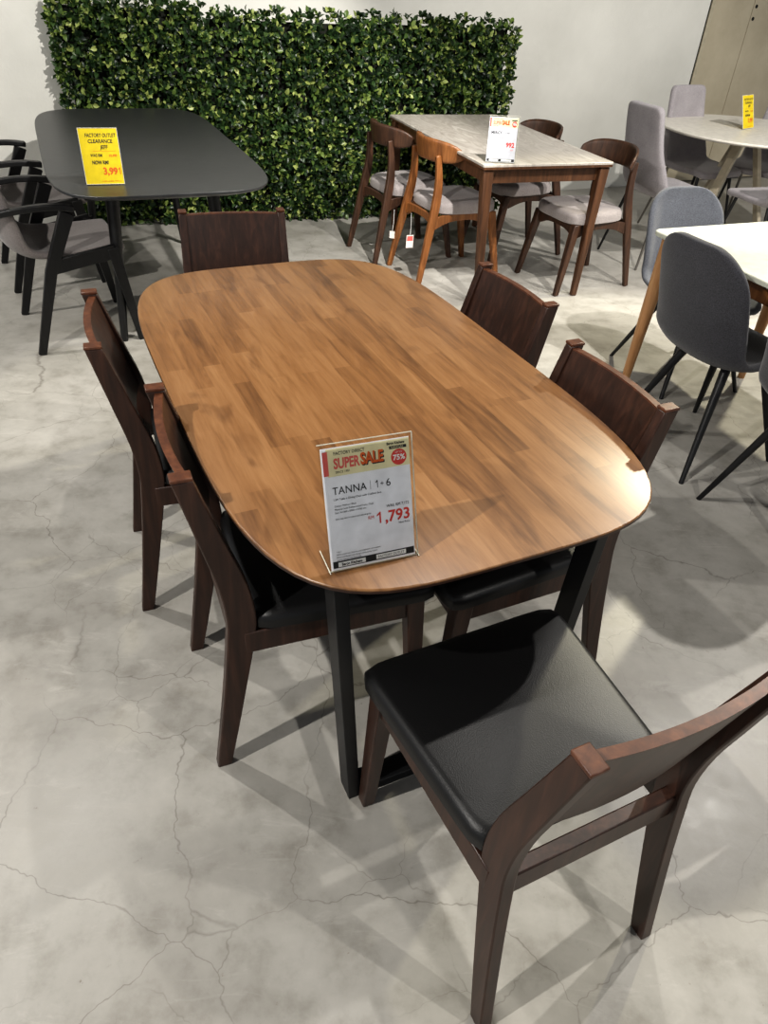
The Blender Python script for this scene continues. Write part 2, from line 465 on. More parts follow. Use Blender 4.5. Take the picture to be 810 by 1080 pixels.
# beige door at the right of the wall
dr = empty('door_1', tuple(wp(SEAM + .02)), WA); tag(dr, kind='structure')
bm = bmesh.new(); box(bm, 0.0, .035, -.005, .06, 0, 2.72)
obj('door_frame', bm, plain('frame_paint', srgb(176, 168, 146), .5), dr, bevel=.004)
bm = bmesh.new(); box(bm, .04, .50, .012, .055, .01, 2.72)
obj('door_leaf', bm, M_DOOR, dr, bevel=.003)
bm = bmesh.new(); box(bm, .507, 1.6, .012, .055, .01, 2.72)
obj('door_leaf', bm, M_DOOR, dr, bevel=.003)
bm = bmesh.new(); box(bm, -.018, -.006, .002, .08, 0.0, 2.72)
obj('seam', bm, M_DARK, dr, smooth=False)
for z in (1.42, 1.33):
    bm = bmesh.new(); tube(bm, [(.535, .016, z), (.535, .008, z)], .014, 12)
    obj('lock_hole', bm, M_DARK, dr)

# ------------------------------------------------------------------ seat pad
def pad(bm, wf, wr, yf, yr, z0, z1, r=.018, crown=.012, nexp=7, seg=48):
    """upholstered pad; half widths front / rear, y front / rear"""
    yc, hy = (yf + yr) / 2, (yf - yr) / 2
    def outline(ins):
        out = []
        for k in range(seg):
            t = 2 * pi * k / seg
            c, s = cos(t), sin(t)
            rr = (abs(c) ** nexp + abs(s) ** nexp) ** (-1 / nexp)
            u, v = rr * c, rr * s
            hw = wr + (wf - wr) * (v + 1) / 2
            out.append((u * (hw - ins), yc + v * (hy - ins)))
        return out
    h = z1 - z0
    rings = [[(x, y, z0) for x, y in outline(.006)], [(x, y, z0 + .006) for x, y in outline(0)]]
    for k in range(0, 6):
        a = R(90 * k / 5)
        rings.append([(x, y, z1 - r + r * sin(a)) for x, y in outline(r * (1 - cos(a)))])
    for f in (.25, .5, .75, .92):
        base = outline(r)
        rings.append([(x * (1 - f), yc + (y - yc) * (1 - f), z1 + crown * (1 - (1 - f) ** 2)) for x, y in base])
    loft(bm, rings)

# ------------------------------------------------------------------ dark dining chair
def make_dining_chair():
    root = empty('dining_chair')
    # rear posts: boomerang profile
    prof = [(0, -.276, .034), (.13, -.252, .042), (.28, -.226, .051), (.40, -.207, .060), (.47, -.201, .062), (.56, -.212, .058), (.66, -.238, .050), (.75, -.262, .043), (.822, -.281, .038)]
    P = catmull(prof, 3)
    for s in (-1, 1):
        bm = bmesh.new(); rings = []
        for z, y, d in P:
            xc = s * (.1935 - .020 * max(0, z) / .822)
            w = .027
            rings.append([(xc - w / 2, y - d / 2, z), (xc + w / 2, y - d / 2, z), (xc + w / 2, y + d / 2, z), (xc - w / 2, y + d / 2, z)])
        loft(bm, rings)
        o = obj('back_post', bm, M_ESP, root, bevel=.003)
        bm = bmesh.new()
        box(bm, s * .1735 - .0145, s * .1735 + .0145, -.281 - .020, -.281 + .020, .8215, .829)
        obj('post_cap', bm, M_ESPL, o, bevel=.002)
    # curved back panel between the posts, with a worn top edge
    nx, nz = 16, 8
    def panel(zs, thick, yoff=0):
        bm = bmesh.new(); fr = []; bk = []
        for j, z in enumerate(zs):
            ycl = -.281 + (.822 - z) * .262
            a = []; b_ = []
            for i in range(nx + 1):
                u = -1 + 2 * i / nx
                hx = .1935 - .020 * z / .822 - .0125
                y = ycl - .016 * (1 - u * u) + .005
                a.append(bm.verts.new((u * hx, y + thick / 2, z))); b_.append(bm.verts.new((u * hx, y - thick / 2, z)))
            fr.append(a); bk.append(b_)
        for j in range(len(zs) - 1):
            for i in range(nx):
                bm.faces.new((fr[j][i], fr[j][i + 1], fr[j + 1][i + 1], fr[j + 1][i]))
                bm.faces.new((bk[j][i + 1], bk[j][i], bk[j + 1][i], bk[j + 1][i + 1]))
            for i in (0, nx):
                bm.faces.new((fr[j][i], fr[j + 1][i], bk[j + 1][i], bk[j][i]))
        for i in range(nx):
            bm.faces.new((fr[0][i], fr[0][i + 1], bk[0][i + 1], bk[0][i])); bm.faces.new((fr[-1][i], fr[-1][i + 1], bk[-1][i + 1], bk[-1][i]))
        return bm
    bp = obj('backrest', panel([.545, .59, .64, .68, .72, .76, .80, .8135], .017), M_ESP, root)
    obj('top_edge', panel([.8138, .8175], .0172), M_ESPL, bp)
    # front legs
    for s in (-1, 1):
        bm = bmesh.new()
        flatleg(bm, (s * .206, .215, 0), (s * .198, .186, .425), (.030, .030), (.040, .044))
        obj('leg', bm, M_ESP, root, bevel=.003)
    # aprons
    bm = bmesh.new(); sweep(bm, [(-.19, .196, .396), (.19, .196, .396)], (.022, .056), side=(0, 1, 0)); obj('apron', bm, M_ESP, root, bevel=.003)
    for s in (-1, 1):
        bm = bmesh.new(); sweep(bm, [(s * .187, -.20, .394), (s * .2, .18, .396)], (.022, .060), side=(1, 0, 0)); obj('apron', bm, M_ESP, root, bevel=.003)
    bm = bmesh.new(); sweep(bm, [(-.175, -.212, .402), (.175, -.212, .402)], (.026, .060), side=(0, 1, 0)); obj('apron', bm, M_ESP, root, bevel=.003)
    bm = bmesh.new(); pad(bm, .236, .202, .236, -.178, .424, .468, r=.022, crown=.010, nexp=14, seg=72)
    obj('seat', bm, M_PU, root)
    return root
G1 = 'dark brown dining chairs around the big brown table'
dc = make_dining_chair()
dspots = [
 (.285, .838, 27.6, 'dark brown dining chair pulled out at the front, its whole black padded seat in view'),
 (-.172, 1.298, -66.5, 'dark brown dining chair left of the big brown table, the nearer of the two'),
 (-.495, 1.786, -68.6, 'leftmost dark brown dining chair, the farther of two left of the big brown table'),
 (.273, 1.441, 115.3, 'dark brown dining chair right of the big brown table, nearest its shiny corner'),
 (.098, 1.994, 117.5, 'dark brown dining chair right of the big brown table, the farther of the two'),
 (-.530, 2.420, 197.5, 'dark brown dining chair at the far end of the big brown table, before the hedge')]
for i, (x, y, a, lb) in enumerate(dspots):
    o = dc if i == 0 else copy_tree(dc)
    o.location = (x, y, 0); o.rotation_euler = (0, 0, R(a)); tag(o, lb, 'chair', G1)

# ------------------------------------------------------------------ big brown table
TX, TY, TR = -.108, 1.660, R(26.8)
tb = empty('dining_table', (TX, TY, 0), TR, 'big brown butcher block dining table with rounded corners, white price sign on it', 'table')
bm = bmesh.new()
slab(bm, lambda i: superel(.450 - i, .786 - i, 4.4, 160), [(.030, .726), (.003, .738), (0, .741), (0, .748), (.0012, .7495), (.003, .750)])
tt = obj('tabletop', bm, M_TOP, tb)
bm = bmesh.new()
slab(bm, lambda i: superel(.4504 - i, .7864 - i, 4.4, 160), [(.03, .7255), (.0, .7405), (0, .7455), (.0018, .7456)])
obj('edge_band', bm, plain('dark_edge', srgb(52, 30, 20), .4), tt)
for s in (-1, 1):
    w = s * .655
    for t in (-1, 1):
        bm = bmesh.new()
        flatleg(bm, (t * .252, w, 0), (t * .300, w, .725), (.028, .052), (.028, .052))
        obj('leg', bm, M_BLK, tb, bevel=.0015)
    bm = bmesh.new(); box(bm, -.24, .24, w - .026, w + .026, 0.0, .028); obj('floor_bar', bm, M_BLK, tb, bevel=.0015)
    bm = bmesh.new(); box(bm, -.30, .30, w - .026, w + .026, .700, .7255); obj('top_bar', bm, M_BLK, tb, bevel=.0015)

# ------------------------------------------------------------------ signs
def text_part(name, s, size, x, z, m, parent, align='LEFT', sx=1.0, bold=0.0, y=-.0006, shear=0, spacing=1.0):
    cu = bpy.data.curves.new(name, 'FONT'); cu.body = s; cu.size = size; cu.align_x = align
    cu.offset = bold * size; cu.shear = shear; cu.space_character = spacing; cu.fill_mode = 'FRONT'; cu.resolution_u = 3
    o = bpy.data.objects.new(name, cu); C.objects.link(o)
    dg = bpy.context.evaluated_depsgraph_get()
    me = bpy.data.meshes.new_from_object(o.evaluated_get(dg))
    bpy.data.objects.remove(o); bpy.data.curves.remove(cu)
    # text lies in xy -> stand it in xz facing -y
    for v in me.vertices:
        v.co = Vector((v.co.x * sx + x, y, v.co.y + z))
    me.name = name; me.materials.clear(); me.materials.append(m)
    o = bpy.data.objects.new(name, me); C.objects.link(o); o.parent = parent
    return o
def quad(name, x0, x1, z0, z1, m, parent, y=-.0003):
    me = bpy.data.meshes.new(name)
    me.from_pydata([(x0, y, z0), (x1, y, z0), (x1, y, z1), (x0, y, z1)], [], [(0, 1, 2, 3)])
    me.materials.append(m)
    o = bpy.data.objects.new(name, me); C.objects.link(o); o.parent = parent
    return o
def disc(name, cx, cz, r, m, parent, y=-.0004):
    me = bpy.data.meshes.new(name)
    me.from_pydata([(cx + r * cos(2 * pi * k / 32), y, cz + r * sin(2 * pi * k / 32)) for k in range(32)], [], [tuple(range(32))])
    me.materials.append(m)
    o = bpy.data.objects.new(name, me); C.objects.link(o); o.parent = parent
    return o
def sign_root(name, loc, rz, tilt, w, h, paper, label, thick=.0008):
    """paper stands along local x (centre 0), facing local -y; lean tilt (top goes +y)"""
    root = empty(name, loc, rz, label, 'sign')
    pp = empty_mesh('sheet', w, h, paper, root, thick)
    pp.rotation_euler = (-tilt, 0, 0)
    return root, pp
def empty_mesh(name, w, h, m, root, thick):
    bm = bmesh.new(); box(bm, -w / 2, w / 2, 0, thick, .004, h)
    return obj(name, bm, m, root, smooth=False)
def sheet3(name, pts, root, tilt=0):
    me = bpy.data.meshes.new(name); me.from_pydata(pts, [], [(0, 1, 2, 3)]); me.materials.append(M_ACR)
    o = bpy.data.objects.new(name, me); C.objects.link(o); o.parent = root; o.rotation_euler = (-tilt, 0, 0)
    return o
def acrylic(root, w, h, tilt, foot=.06):
    x0, x1 = -w / 2 - .003, w / 2 + .006
    sheet3('acrylic_front', [(x0, -.003, .002), (x1, -.003, .002), (x1, -.003, h + .001), (x0, -.003, h + .001)], root, tilt)
    sheet3('acrylic_back', [(x0, .0035, .002), (x1, .0035, .002), (x1, .0035, h + .006), (x0, .0035, h + .006)], root, tilt)
    sheet3('acrylic_foot', [(x0, -.003, .0015), (x1, -.003, .0015), (x1, foot, .0015), (x0, foot, .0015)], root)
    for (a, b, z0, z1) in ((x0 - .001, x1 + .001, h + .0055, h + .0068), (x1, x1 + .0014, .002, h + .006), (x0 - .001, x1 + .001, .001, .0025)):
        bm = bmesh.new(); box(bm, a, b, .0025, .0046, z0, z1)
        o = obj('acrylic_edge', bm, M_ACRE, root, smooth=False); o.rotation_euler = (-tilt, 0, 0)
    for X in (x0, x1):
        bm = bmesh.new(); box(bm, X - .0007, X + .0007, -.003, foot, .0008, .0022)
        obj('acrylic_edge', bm, M_ACRE, root, smooth=False)
TH = .7505
def one(name, x, z, hgt, m, parent, y=-.0006, bold=1.0):
    """numeral one with its flag; x = right side of the stem"""
    t = .13 * hgt * bold
    me = bpy.data.meshes.new(name)
    me.from_pydata([(x - t, y, z), (x, y, z), (x, y, z + hgt), (x - t * .8, y, z + hgt), (x - t - .22 * hgt, y, z + hgt * .76), (x - t - .22 * hgt, y, z + hgt * .64), (x - t, y, z + hgt * .79)], [], [(0, 1, 2, 3, 6), (3, 4, 5, 6)])
    me.materials.append(m); o = bpy.data.objects.new(name, me); C.objects.link(o); o.parent = parent
    return o
# main sign
root, pp = sign_root('price_sign', (-.0105, .915, TH), R(23), R(19), .150, .212, M_PAPER,
                     'white price sign reading TANNA 1,793 in a clear stand on the big brown table')
acrylic(root, .150, .212, R(19))
def header(pp, w, z0, z1, full=True):
    k = w / .15
    quad('banner', -.066 * k, .075 * k, z0, z1, M_CREAM, pp, -.0003)
    quad('banner_stripe', -.0725 * k, -.064 * k, z0 + .002, z1 - .004, M_PINK, pp, -.0005)
    text_part('banner_text', 'FACTORY DIRECT', .0075 * k, -.054 * k, z1 - .011 * k, M_INK, pp, bold=.01, sx=.85, y=-.0006)
    text_part('banner_text', 'SUPER', .0235 * k, -.055 * k, z0 + .0125 * k, M_PINK, pp, bold=.035, sx=.66, y=-.0006)
    text_part('banner_shadow', 'SALE', .0265 * k, -.0085 * k, z0 + .0115 * k, M_INK, pp, bold=.04, sx=.70, y=-.00055)
    text_part('banner_text', 'SALE', .0265 * k, -.0100 * k, z0 + .0135 * k, M_ORG, pp, bold=.035, sx=.70, y=-.0007)
    text_part('banner_text', 'SINCE 1981', .0055 * k, -.053 * k, z0 + .0045 * k, M_INK, pp, sx=.9, y=-.0006)
    disc('discount_badge', .056 * k, z0 + .0155 * k, .0135 * k, M_RED, pp, -.0006)
    text_part('badge_text', 'UP TO', .0042 * k, .056 * k, z0 + .0225 * k, M_WINK, pp, 'CENTER', y=-.0009)
    text_part('badge_text', '75%', .0125 * k, .056 * k, z0 + .011 * k, M_WINK, pp, 'CENTER', bold=.03, y=-.0009)
    quad('logo_bar', .040 * k, .070 * k, z1 - .0155 * k, z1 - .0105 * k, M_INK, pp, -.0005)
header(pp, .15, .165, .2105)
text_part('logo_text', 'Baron Kitchens', .0062, .0360, .2025, M_INK, pp, bold=.03, sx=.80)
text_part('logo_text', 'FURNITURE', .0042, .0425, .1962, M_CREAM, pp, y=-.0009, sx=1.0)
text_part('product_name', 'TANNA', .0180, -.061, .1345, M_INK, pp, sx=.90, spacing=1.04)
quad('name_divider', .0035, .0040, .134, .149, M_INK, pp)
one('product_name', .0165, .1345, .0130, M_INK, pp, bold=.6)
text_part('product_name', '+', .0120, .0205, .1365, M_INK, pp)
text_part('product_name', '6', .0185, .0305, .1345, M_INK, pp, sx=.95)
text_part('description', '1.5M Table x Dining Chair with Cushion Seat', .0049, -.061, .1245, M_INK, pp, sx=.92)
for i, (t) in enumerate(['Colour: Walnut / Black', 'Material: Solid Rubberwood Frame, Metal', 'Size: W1500 x D900 x H750 mm']):
    text_part('description', t, .0043, -.060, .1135 - i * .0056, M_INK, pp, sx=.92)
text_part('description', 'Item may vary in colour and natural grain', .0043, -.060, .0915, M_INK, pp, sx=.85)
text_part('old_price', 'WAS: RM 7,172', .0072, .069, .0975, M_INK, pp, 'RIGHT', sx=.85)
text_part('currency', 'RM', .0085, .0060, .0820, M_RED, pp, 'RIGHT', sx=.9)
text_part('price', ',793', .0275, .0705, .0725, M_RED, pp, 'RIGHT', sx=.97, bold=.02)
one('price', .0178, .0725, .0195, M_RED, pp)
text_part('old_price', 'Nett Price', .0048, .069, .0655, M_INK, pp, 'RIGHT')
for i, t in enumerate(['T & C', 'While stocks last. Delivery and installation not included.', 'Prices and designs may change without prior notice', 'Goods sold are not returnable']):
    text_part('small_print', t, .0036, -.064, .0345 - i * .0047, M_INK, pp, sx=.95)
quad('footer_bar', -.071, .0735, .0075, .0195, M_INK, pp)
quad('footer_label', -.0625, -.0145, .0090, .0170, M_WINK, pp, -.0005)
quad('footer_label', .0045, .0585, .0095, .0175, M_WINK, pp, -.0005)
text_part('footer_text', 'Baron Kitchens', .0068, -.0385, .0107, M_INK, pp, 'CENTER', bold=.03, sx=.85, y=-.0008)
text_part('footer_text', 'FACTORY OUTLET', .0062, .0315, .0112, M_INK, pp, 'CENTER', sx=.9, y=-.0008)

# sign on the stone table
root, pp = sign_root('price_sign', (.489, 4.152, TH + .002), R(3), R(10), .150, .212, M_PAPER2,
                     'white price sign with an orange banner standing on the stone topped table')
acrylic(root, .150, .212, R(10))
header(pp, .15, .165, .2105)
text_part('product_name', 'MERCY', .0185, -.061, .1345, M_INK, pp, sx=.95, bold=.02)
text_part('product_name', '1+4', .0150, .012, .1345, M_INK, pp, sx=.95)
text_part('description', 'Sintered Stone Dining Table', .0060, -.061, .1150, M_INK, pp)
text_part('price', '992', .0300, .0665, .0750, M_RED, pp, 'RIGHT', bold=.035)
text_part('old_price', 'RM', .0100, .062, .058, M_PINK, pp, 'RIGHT')
text_part('small_print', 'While stocks last', .0060, -.064, .028, M_PINK, pp)
quad('footer_bar', -.071, .0735, .0065, .0190, M_INK, pp)
quad('footer_label', -.0585, -.0105, .0085, .0170, M_WINK, pp, -.0005)
quad('footer_label', .0045, .0585, .0085, .0170, M_WINK, pp, -.0005)

# yellow sign on the black table
def yellow(loc, rz, tilt, label, w=.150, h=.212, scale=1):
    root, pp = sign_root('clearance_sign', loc, rz, tilt, w, h, M_YEL, label)
    sheet3('acrylic_foot', [(-w / 2, -.002, .0015), (w / 2, -.002, .0015), (w / 2, .05, .0015), (-w / 2, .05, .0015)], root)
    bm = bmesh.new()
    for (x0, x1, z0, z1) in ((-w / 2 - .002, -w / 2, .002, h + .002), (w / 2, w / 2 + .002, .002, h + .002), (-w / 2, w / 2, h, h + .002), (-w / 2, w / 2, .002, .004)):
        box(bm, x0, x1, -.0012, .0018, z0, z1)
    o = obj('acrylic_edge', bm, M_ACRE, root, smooth=False); o.rotation_euler = (-tilt, 0, 0)
    k = w / .15
    text_part('handwriting', 'FACTORY OUTLET', .0195, .008 * k, .180, M_INK, pp, 'CENTER', sx=.72, bold=.02, shear=.1)
    text_part('handwriting', 'CLEARANCE', .0200, .004 * k, .158, M_INK, pp, 'CENTER', sx=.85, bold=.02, shear=.1)
    text_part('handwriting', 'JEFF', .0200, .016 * k, .136, M_INK, pp, 'CENTER', sx=.85, bold=.02, shear=.1)
    quad('rule', -.030 * k, .060 * k, .1275, .1285, M_ORG, pp)
    text_part('handwriting', 'WAS RM', .0160, -.042 * k, .107, M_INK, pp, sx=.75, bold=.02, shear=.1)
    text_part('old_price', '10,490', .0125, .062 * k, .107, M_ORG, pp, 'RIGHT', sx=.95, bold=.02)
    text_part('handwriting', 'NOW RM!', .0190, -.040 * k, .079, M_INK, pp, sx=.75, bold=.035, shear=.1)
    text_part('price', '3,99', .0370, .0555 * k, .040, M_ORG, pp, 'RIGHT', sx=.90, bold=.035)
    one('price', .0675 * k, .040, .0262, M_ORG, pp, bold=.9)
    text_part('small_print', 'W2000 x D1000 x H750 mm', .0065, .066 * k, .012, M_ORG, pp, 'RIGHT')
    return root
yellow((-1.265, 3.222, TH), R(20), R(7), 'yellow clearance sign reading 3,991 on the black dining table')
yellow((2.407, 5.822, TH + .003), R(42), R(21), 'small yellow clearance sign on the round white table', w=.150)

# ------------------------------------------------------------------ black table
BX, BY, BR = -1.395, 4.090, R(25.2)
bt = empty('dining_table', (BX, BY, 0), BR, 'long matt black dining table with rounded corners, yellow sign on it, before the hedge', 'table')
bm = bmesh.new()
slab(bm, lambda i: superel(.482 - i, 1.040 - i, 5.6, 160), [(.045, .722), (.004, .737), (0, .741), (0, .748), (.002, .750)])
obj('tabletop', bm, M_BTOP, bt)
bm = bmesh.new()
for s in (-1, 1):
    box(bm, s * .33 - .012, s * .33 + .012, -.70, .70, .655, .722)
    box(bm, -.33, .33, s * .70 - .012, s * .70 + .012, .655, .722)
obj('apron', bm, M_BWD, bt, bevel=.002)
for s in (-1, 1):
    for t in (-1, 1):
        bm = bmesh.new(); tube(bm, [(s * .28, t * .72, 0), (s * .25, t * .70, .35), (s * .22, t * .68, .722)], [.017, .025, .032], 16, True)
        obj('leg', bm, M_BWD, bt)

# ------------------------------------------------------------------ grid shells
def shell(bm, prof, nu=12, nv=5, corner_top=.12, corner_front=.10, pw=3.0, min_top=.25, min_front=.4):
    """prof rows: (y, z, halfwidth, curl_up, curl_fwd) from seat front to back top"""
    P = catmull(prof, nv)
    # arc lengths
    S = [0]
    for a, b in zip(P, P[1:]): S.append(S[-1] + math.hypot(b[0] - a[0], b[1] - a[1]))
    T = S[-1]; rows = []
    for (y, z, hw, cu, cf), s in zip(P, S):
        def rnd(d, cr, mn):
            if cr <= 0 or d >= cr: return 1.0
            t = 1 - d / cr
            return 1.0, t
        w = hw
        for d, cr, mn in ((T - s, corner_top, min_top), (s, corner_front, min_front)):
            if cr > 0 and d < cr:
                t = 1 - d / cr
                w = min(w, hw - cr * (1 - max(0.0, 1 - t ** 2) ** .5) * (1 - mn))
        row = []
        for i in range(nu + 1):
            u = -1 + 2 * i / nu
            x = w * u; q = abs(x / hw) ** pw
            row.append(bm.verts.new((x, y + cf * q, z + cu * q)))
        rows.append(row)
    for a, b in zip(rows, rows[1:]):
        for i in range(nu):
            bm.faces.new((a[i], a[i + 1], b[i + 1], b[i]))

# ------------------------------------------------------------------ black armchairs on the left
def make_armchair():
    """origin = seat centre on the floor, facing +y; near/far side frames at x=+-.27"""
    root = empty('armchair')
    for s in (-1, 1):
        X = s * .262
        bm = bmesh.new()
        sweep(bm, [(X, -.235, 0), (X, -.115, .38), (X, .000, .625)], [(.026, .034), (.028, .050), (.028, .062)])
        obj('rear_leg', bm, M_BWD, root, bevel=.003)
        bm = bmesh.new()
        sweep(bm, [(X, .235, 0), (X, .165, .455)], [(.026, .032), (.028, .052)])
        obj('front_leg', bm, M_BWD, root, bevel=.003)
        bm = bmesh.new()
        sweep(bm, [(X, -.115, .395), (X, .175, .440)], (.024, .062))
        obj('side_rail', bm, M_BWD, root, bevel=.003)
        bm = bmesh.new()
        pts = catmull([(X, .030, .640), (X, -.06, .652), (X + s * .004, -.17, .650), (X - s * .01, -.27, .635), (X - s * .035, -.33, .615)], 4)
        sweep(bm, pts, [(.045 - .0012 * k, .026) for k in range(len(pts))])
        obj('armrest', bm, M_BWD, root, bevel=.005, seg=3)
    bm = bmesh.new(); sweep(bm, [(-.25, .165, .425), (.25, .165, .425)], (.024, .05), side=(0, 1, 0)); obj('cross_rail', bm, M_BWD, root, bevel=.003)
    bm = bmesh.new()
    shell(bm, [(.235, .440, .235, 0, 0), (.12, .432, .24, .004, 0), (-.03, .420, .242, .02, 0), (-.17, .420, .242, .035, .02), (-.25, .470, .240, .03, .06), (-.29, .58, .238, 0, .085), (-.32, .70, .232, 0, .09), (-.335, .79, .222, -.01, .085)], corner_top=.10, corner_front=.05)
    obj('seat_shell', bm, M_FTP, root, subsurf=1, solid=.035)
    return root
ac = make_armchair()
G2 = 'black framed armchairs along the left side of the black table'
aang = 32 - 90
fw = Vector((cos(R(32)), sin(R(32)), 0)); lf = Vector((-sin(R(32)), cos(R(32)), 0))
aspots = [((-1.663, 3.106), 'grey upholstered black armchair cut by the left edge, the nearer of two'),
          ((-2.105, 3.835), 'grey upholstered black armchair beside the black table, the farther of two, by the wall')]
for i, ((x, y), lb) in enumerate(aspots):
    o = ac if i == 0 else copy_tree(ac)
    p = Vector((x, y, 0)) + fw * .235 + lf * .262
    o.location = p; o.rotation_euler = (0, 0, R(aang)); tag(o, lb, 'armchair', G2)

# ------------------------------------------------------------------ stone topped table
MX, MY, MR = .503, 4.915, R(21.3)
mt = empty('dining_table', (MX, MY, 0), MR, 'rectangular table with grey veined stone top and walnut legs before the hedge', 'table')
bm = bmesh.new(); slab(bm, lambda i: rrect(.397 - i, .741 - i, .012), [(.002, .738), (0, .7395), (0, .7495), (.0015, .751)])
obj('tabletop', bm, M_STONE, mt)
bm = bmesh.new(); slab(bm, lambda i: rrect(.3965 - i, .7405 - i, .012), [(.012, .722), (0, .727), (0, .738)])
obj('edge_frame', bm, M_WAL, mt)
for s in (-1, 1):
    bm = bmesh.new(); box(bm, s * .345 - .011, s * .345 + .011, -.68, .68, .650, .722); obj('apron', bm, M_WAL, mt, bevel=.002)
    bm = bmesh.new(); box(bm, -.345, .345, s * .690 - .011, s * .690 + .011, .650, .722); obj('apron', bm, M_WAL, mt, bevel=.002)
    for t in (-1, 1):
        bm = bmesh.new(); flatleg(bm, (s * .325, t * .720, 0), (s * .357, t * .700, .722), (.034, .034), (.058, .058))
        obj('leg', bm, M_WAL, mt, bevel=.008, seg=3)

# ------------------------------------------------------------------ bentwood chairs
def make_bentwood(M, MB):
    root = empty('bentwood_chair')
    for s in (-1, 1):
        pts = catmull([(s * .200, -.290, 0), (s * .185, -.248, .20), (s * .170, -.205, .40), (s * .160, -.186, .50), (s * .150, -.180, .60), (s * .140, -.192, .715)], 4)
        ws = catmull([(.026, .030), (.028, .040), (.030, .050), (.030, .048), (.028, .040), (.024, .032)], 4)
        bm = bmesh.new(); sweep(bm, pts, ws); obj('back_post', bm, M, root, bevel=.006, seg=3)
        bm = bmesh.new(); flatleg(bm, (s * .212, .262, 0), (s * .180, .185, .405), (.028, .030), (.044, .046)); obj('leg', bm, M, root, bevel=.005, seg=2)
        bm = bmesh.new()
        sp = catmull([(s * .170, -.205, .352), (s * .172, -.10, .378), (s * .176, .05, .384), (s * .178, .17, .360)], 4)
        wd_ = catmull([(.020, .070), (.020, .045), (.020, .045), (.020, .070)], 4)
        sweep(bm, sp, wd_); obj('apron', bm, M, root, bevel=.003)
    for y, h in ((.178, .372), (-.200, .372)):
        bm = bmesh.new()
        sp = catmull([(-.172, y, h - .014), (-.08, y, h + .006), (.08, y, h + .006), (.172, y, h - .014)], 4)
        wd_ = catmull([(.020, .066), (.020, .042), (.020, .042), (.020, .066)], 4)
        sweep(bm, sp, wd_, side=(0, 1, 0)); obj('apron', bm, M, root, bevel=.003)
    # curved top rail
    bm = bmesh.new(); rows = []
    nt_, nh = 28, 4
    for j in range(nh + 1):
        v = -1 + 2 * j / nh; row = []
        for i in range(nt_ + 1):
            t = -1 + 2 * i / nt_; a = t * 1.02
            x = .232 * sin(a) / sin(1.02)
            y = -.214 + .140 * (1 - cos(a)) / (1 - cos(1.02))
            hh = .062 * max(0.10, (1 - abs(t) ** 4)) ** .5
            row.append(bm.verts.new((x, y - .010 * v, .734 + hh * v - .008 * t * t)))
        rows.append(row)
    for a, b in zip(rows, rows[1:]):
        for i in range(nt_): bm.faces.new((a[i], a[i + 1], b[i + 1], b[i]))
    obj('backrest', bm, MB, root, solid=.018, subsurf=1)
    bm = bmesh.new(); pad(bm, .222, .190, .232, -.190, .402, .468, r=.030, crown=.010, nexp=4.2)
    obj('seat', bm, M_FLG, root)
    return root
G3 = 'bentwood chairs around the stone topped table'
proto = make_bentwood(M_WALD, M_WALD)
def along(x, y, deg, f=0, l=0):
    return (x + f * cos(R(deg)) - l * sin(R(deg)), y + f * sin(R(deg)) + l * cos(R(deg)), 0)
bspots = [
 (along(-.262, 4.850, 29, .29), 29 - 90, 'dark walnut bentwood chair left of the stone topped table, close to the hedge'),
 (along(1.350, 4.770, 207, .29), 207 - 90, 'dark walnut bentwood chair with grey seat at the near right of the stone topped table'),
 (along(1.01, 5.32, 205, .29), 205 - 90, 'dark walnut bentwood chair beyond the stone topped table, mostly its backrest showing above the top')]
for i, (loc, a, lb) in enumerate(bspots):
    o = proto if i == 0 else copy_tree(proto)
    o.location = loc; o.rotation_euler = (0, 0, R(a)); tag(o, lb, 'chair', G3)
o = make_bentwood(M_HON, M_HON)
M2L = along(.022, 4.515, 28, .29)
o.location = M2L; o.rotation_euler = (0, 0, R(28 - 90))
tag(o, 'honey brown bentwood chair with paper tags, left of the stone topped table', 'chair', G3)
# hanging tags
def hang_tag(name, px, rz, w, h, z, m, ink, label):
    root = empty(name, px, rz, label, 'tag')
    bm = bmesh.new(); box(bm, -w / 2, w / 2, -.0006, .0006, z - h, z); obj('card', bm, m, root, smooth=False).rotation_euler = (0, R(0), 0)
    quad('printed_band', -w / 2 + .004, w / 2 - .004, z - h * .45, z - .006, ink, root, -.0009)
    bm = bmesh.new(); tube(bm, [(0, 0, z - .004), (.004, .006, z + .05), (.002, .012, .385)], .0012, 6); obj('string', bm, M_WINK, root)
# ------------------------------------------------------------------ shell chairs (charcoal)
def make_shell(M, mleg):
    root = empty('shell_chair')
    bm = bmesh.new()
    shell(bm, [(.225, .435, .215, 0, 0), (.14, .452, .225, .010, 0), (.0, .440, .232, .030, 0), (-.13, .432, .232, .045, .01), (-.215, .475, .228, .035, .05), (-.252, .57, .222, .0, .07), (-.285, .70, .215, .0, .06), (-.312, .81, .207, 0, .045), (-.322, .875, .200, 0, .035)],
          corner_top=.135, corner_front=.09, pw=2.6, min_top=.05, min_front=.3)
    obj('seat_shell', bm, M, root, subsurf=1, solid=.030)
    for s in (-1, 1):
        for (tx, ty, bx, by) in ((.10, .10, .215, .215), (.10, -.09, .215, -.255)):
            bm = bmesh.new(); tube(bm, [(s * tx, ty, .425), (s * bx, by, 0)], [.019, .0095], 12, True)
            obj('leg', bm, mleg, root)
    bm = bmesh.new(); box(bm, -.11, .11, -.10, .11, .414, .424)
    for s in (-1, 1): pass
    obj('mounting_plate', bm, mleg, root, bevel=.003)
    return root
G4 = 'grey shell chairs around the white table'
sh = make_shell(M_FDK, M_LEGB)
o = sh; o.location = (1.288, 2.665, 0); o.rotation_euler = (0, 0, R(26 - 90))
tag(o, 'charcoal shell chair with black legs at the white table, its rounded back turned to us', 'chair', G4)
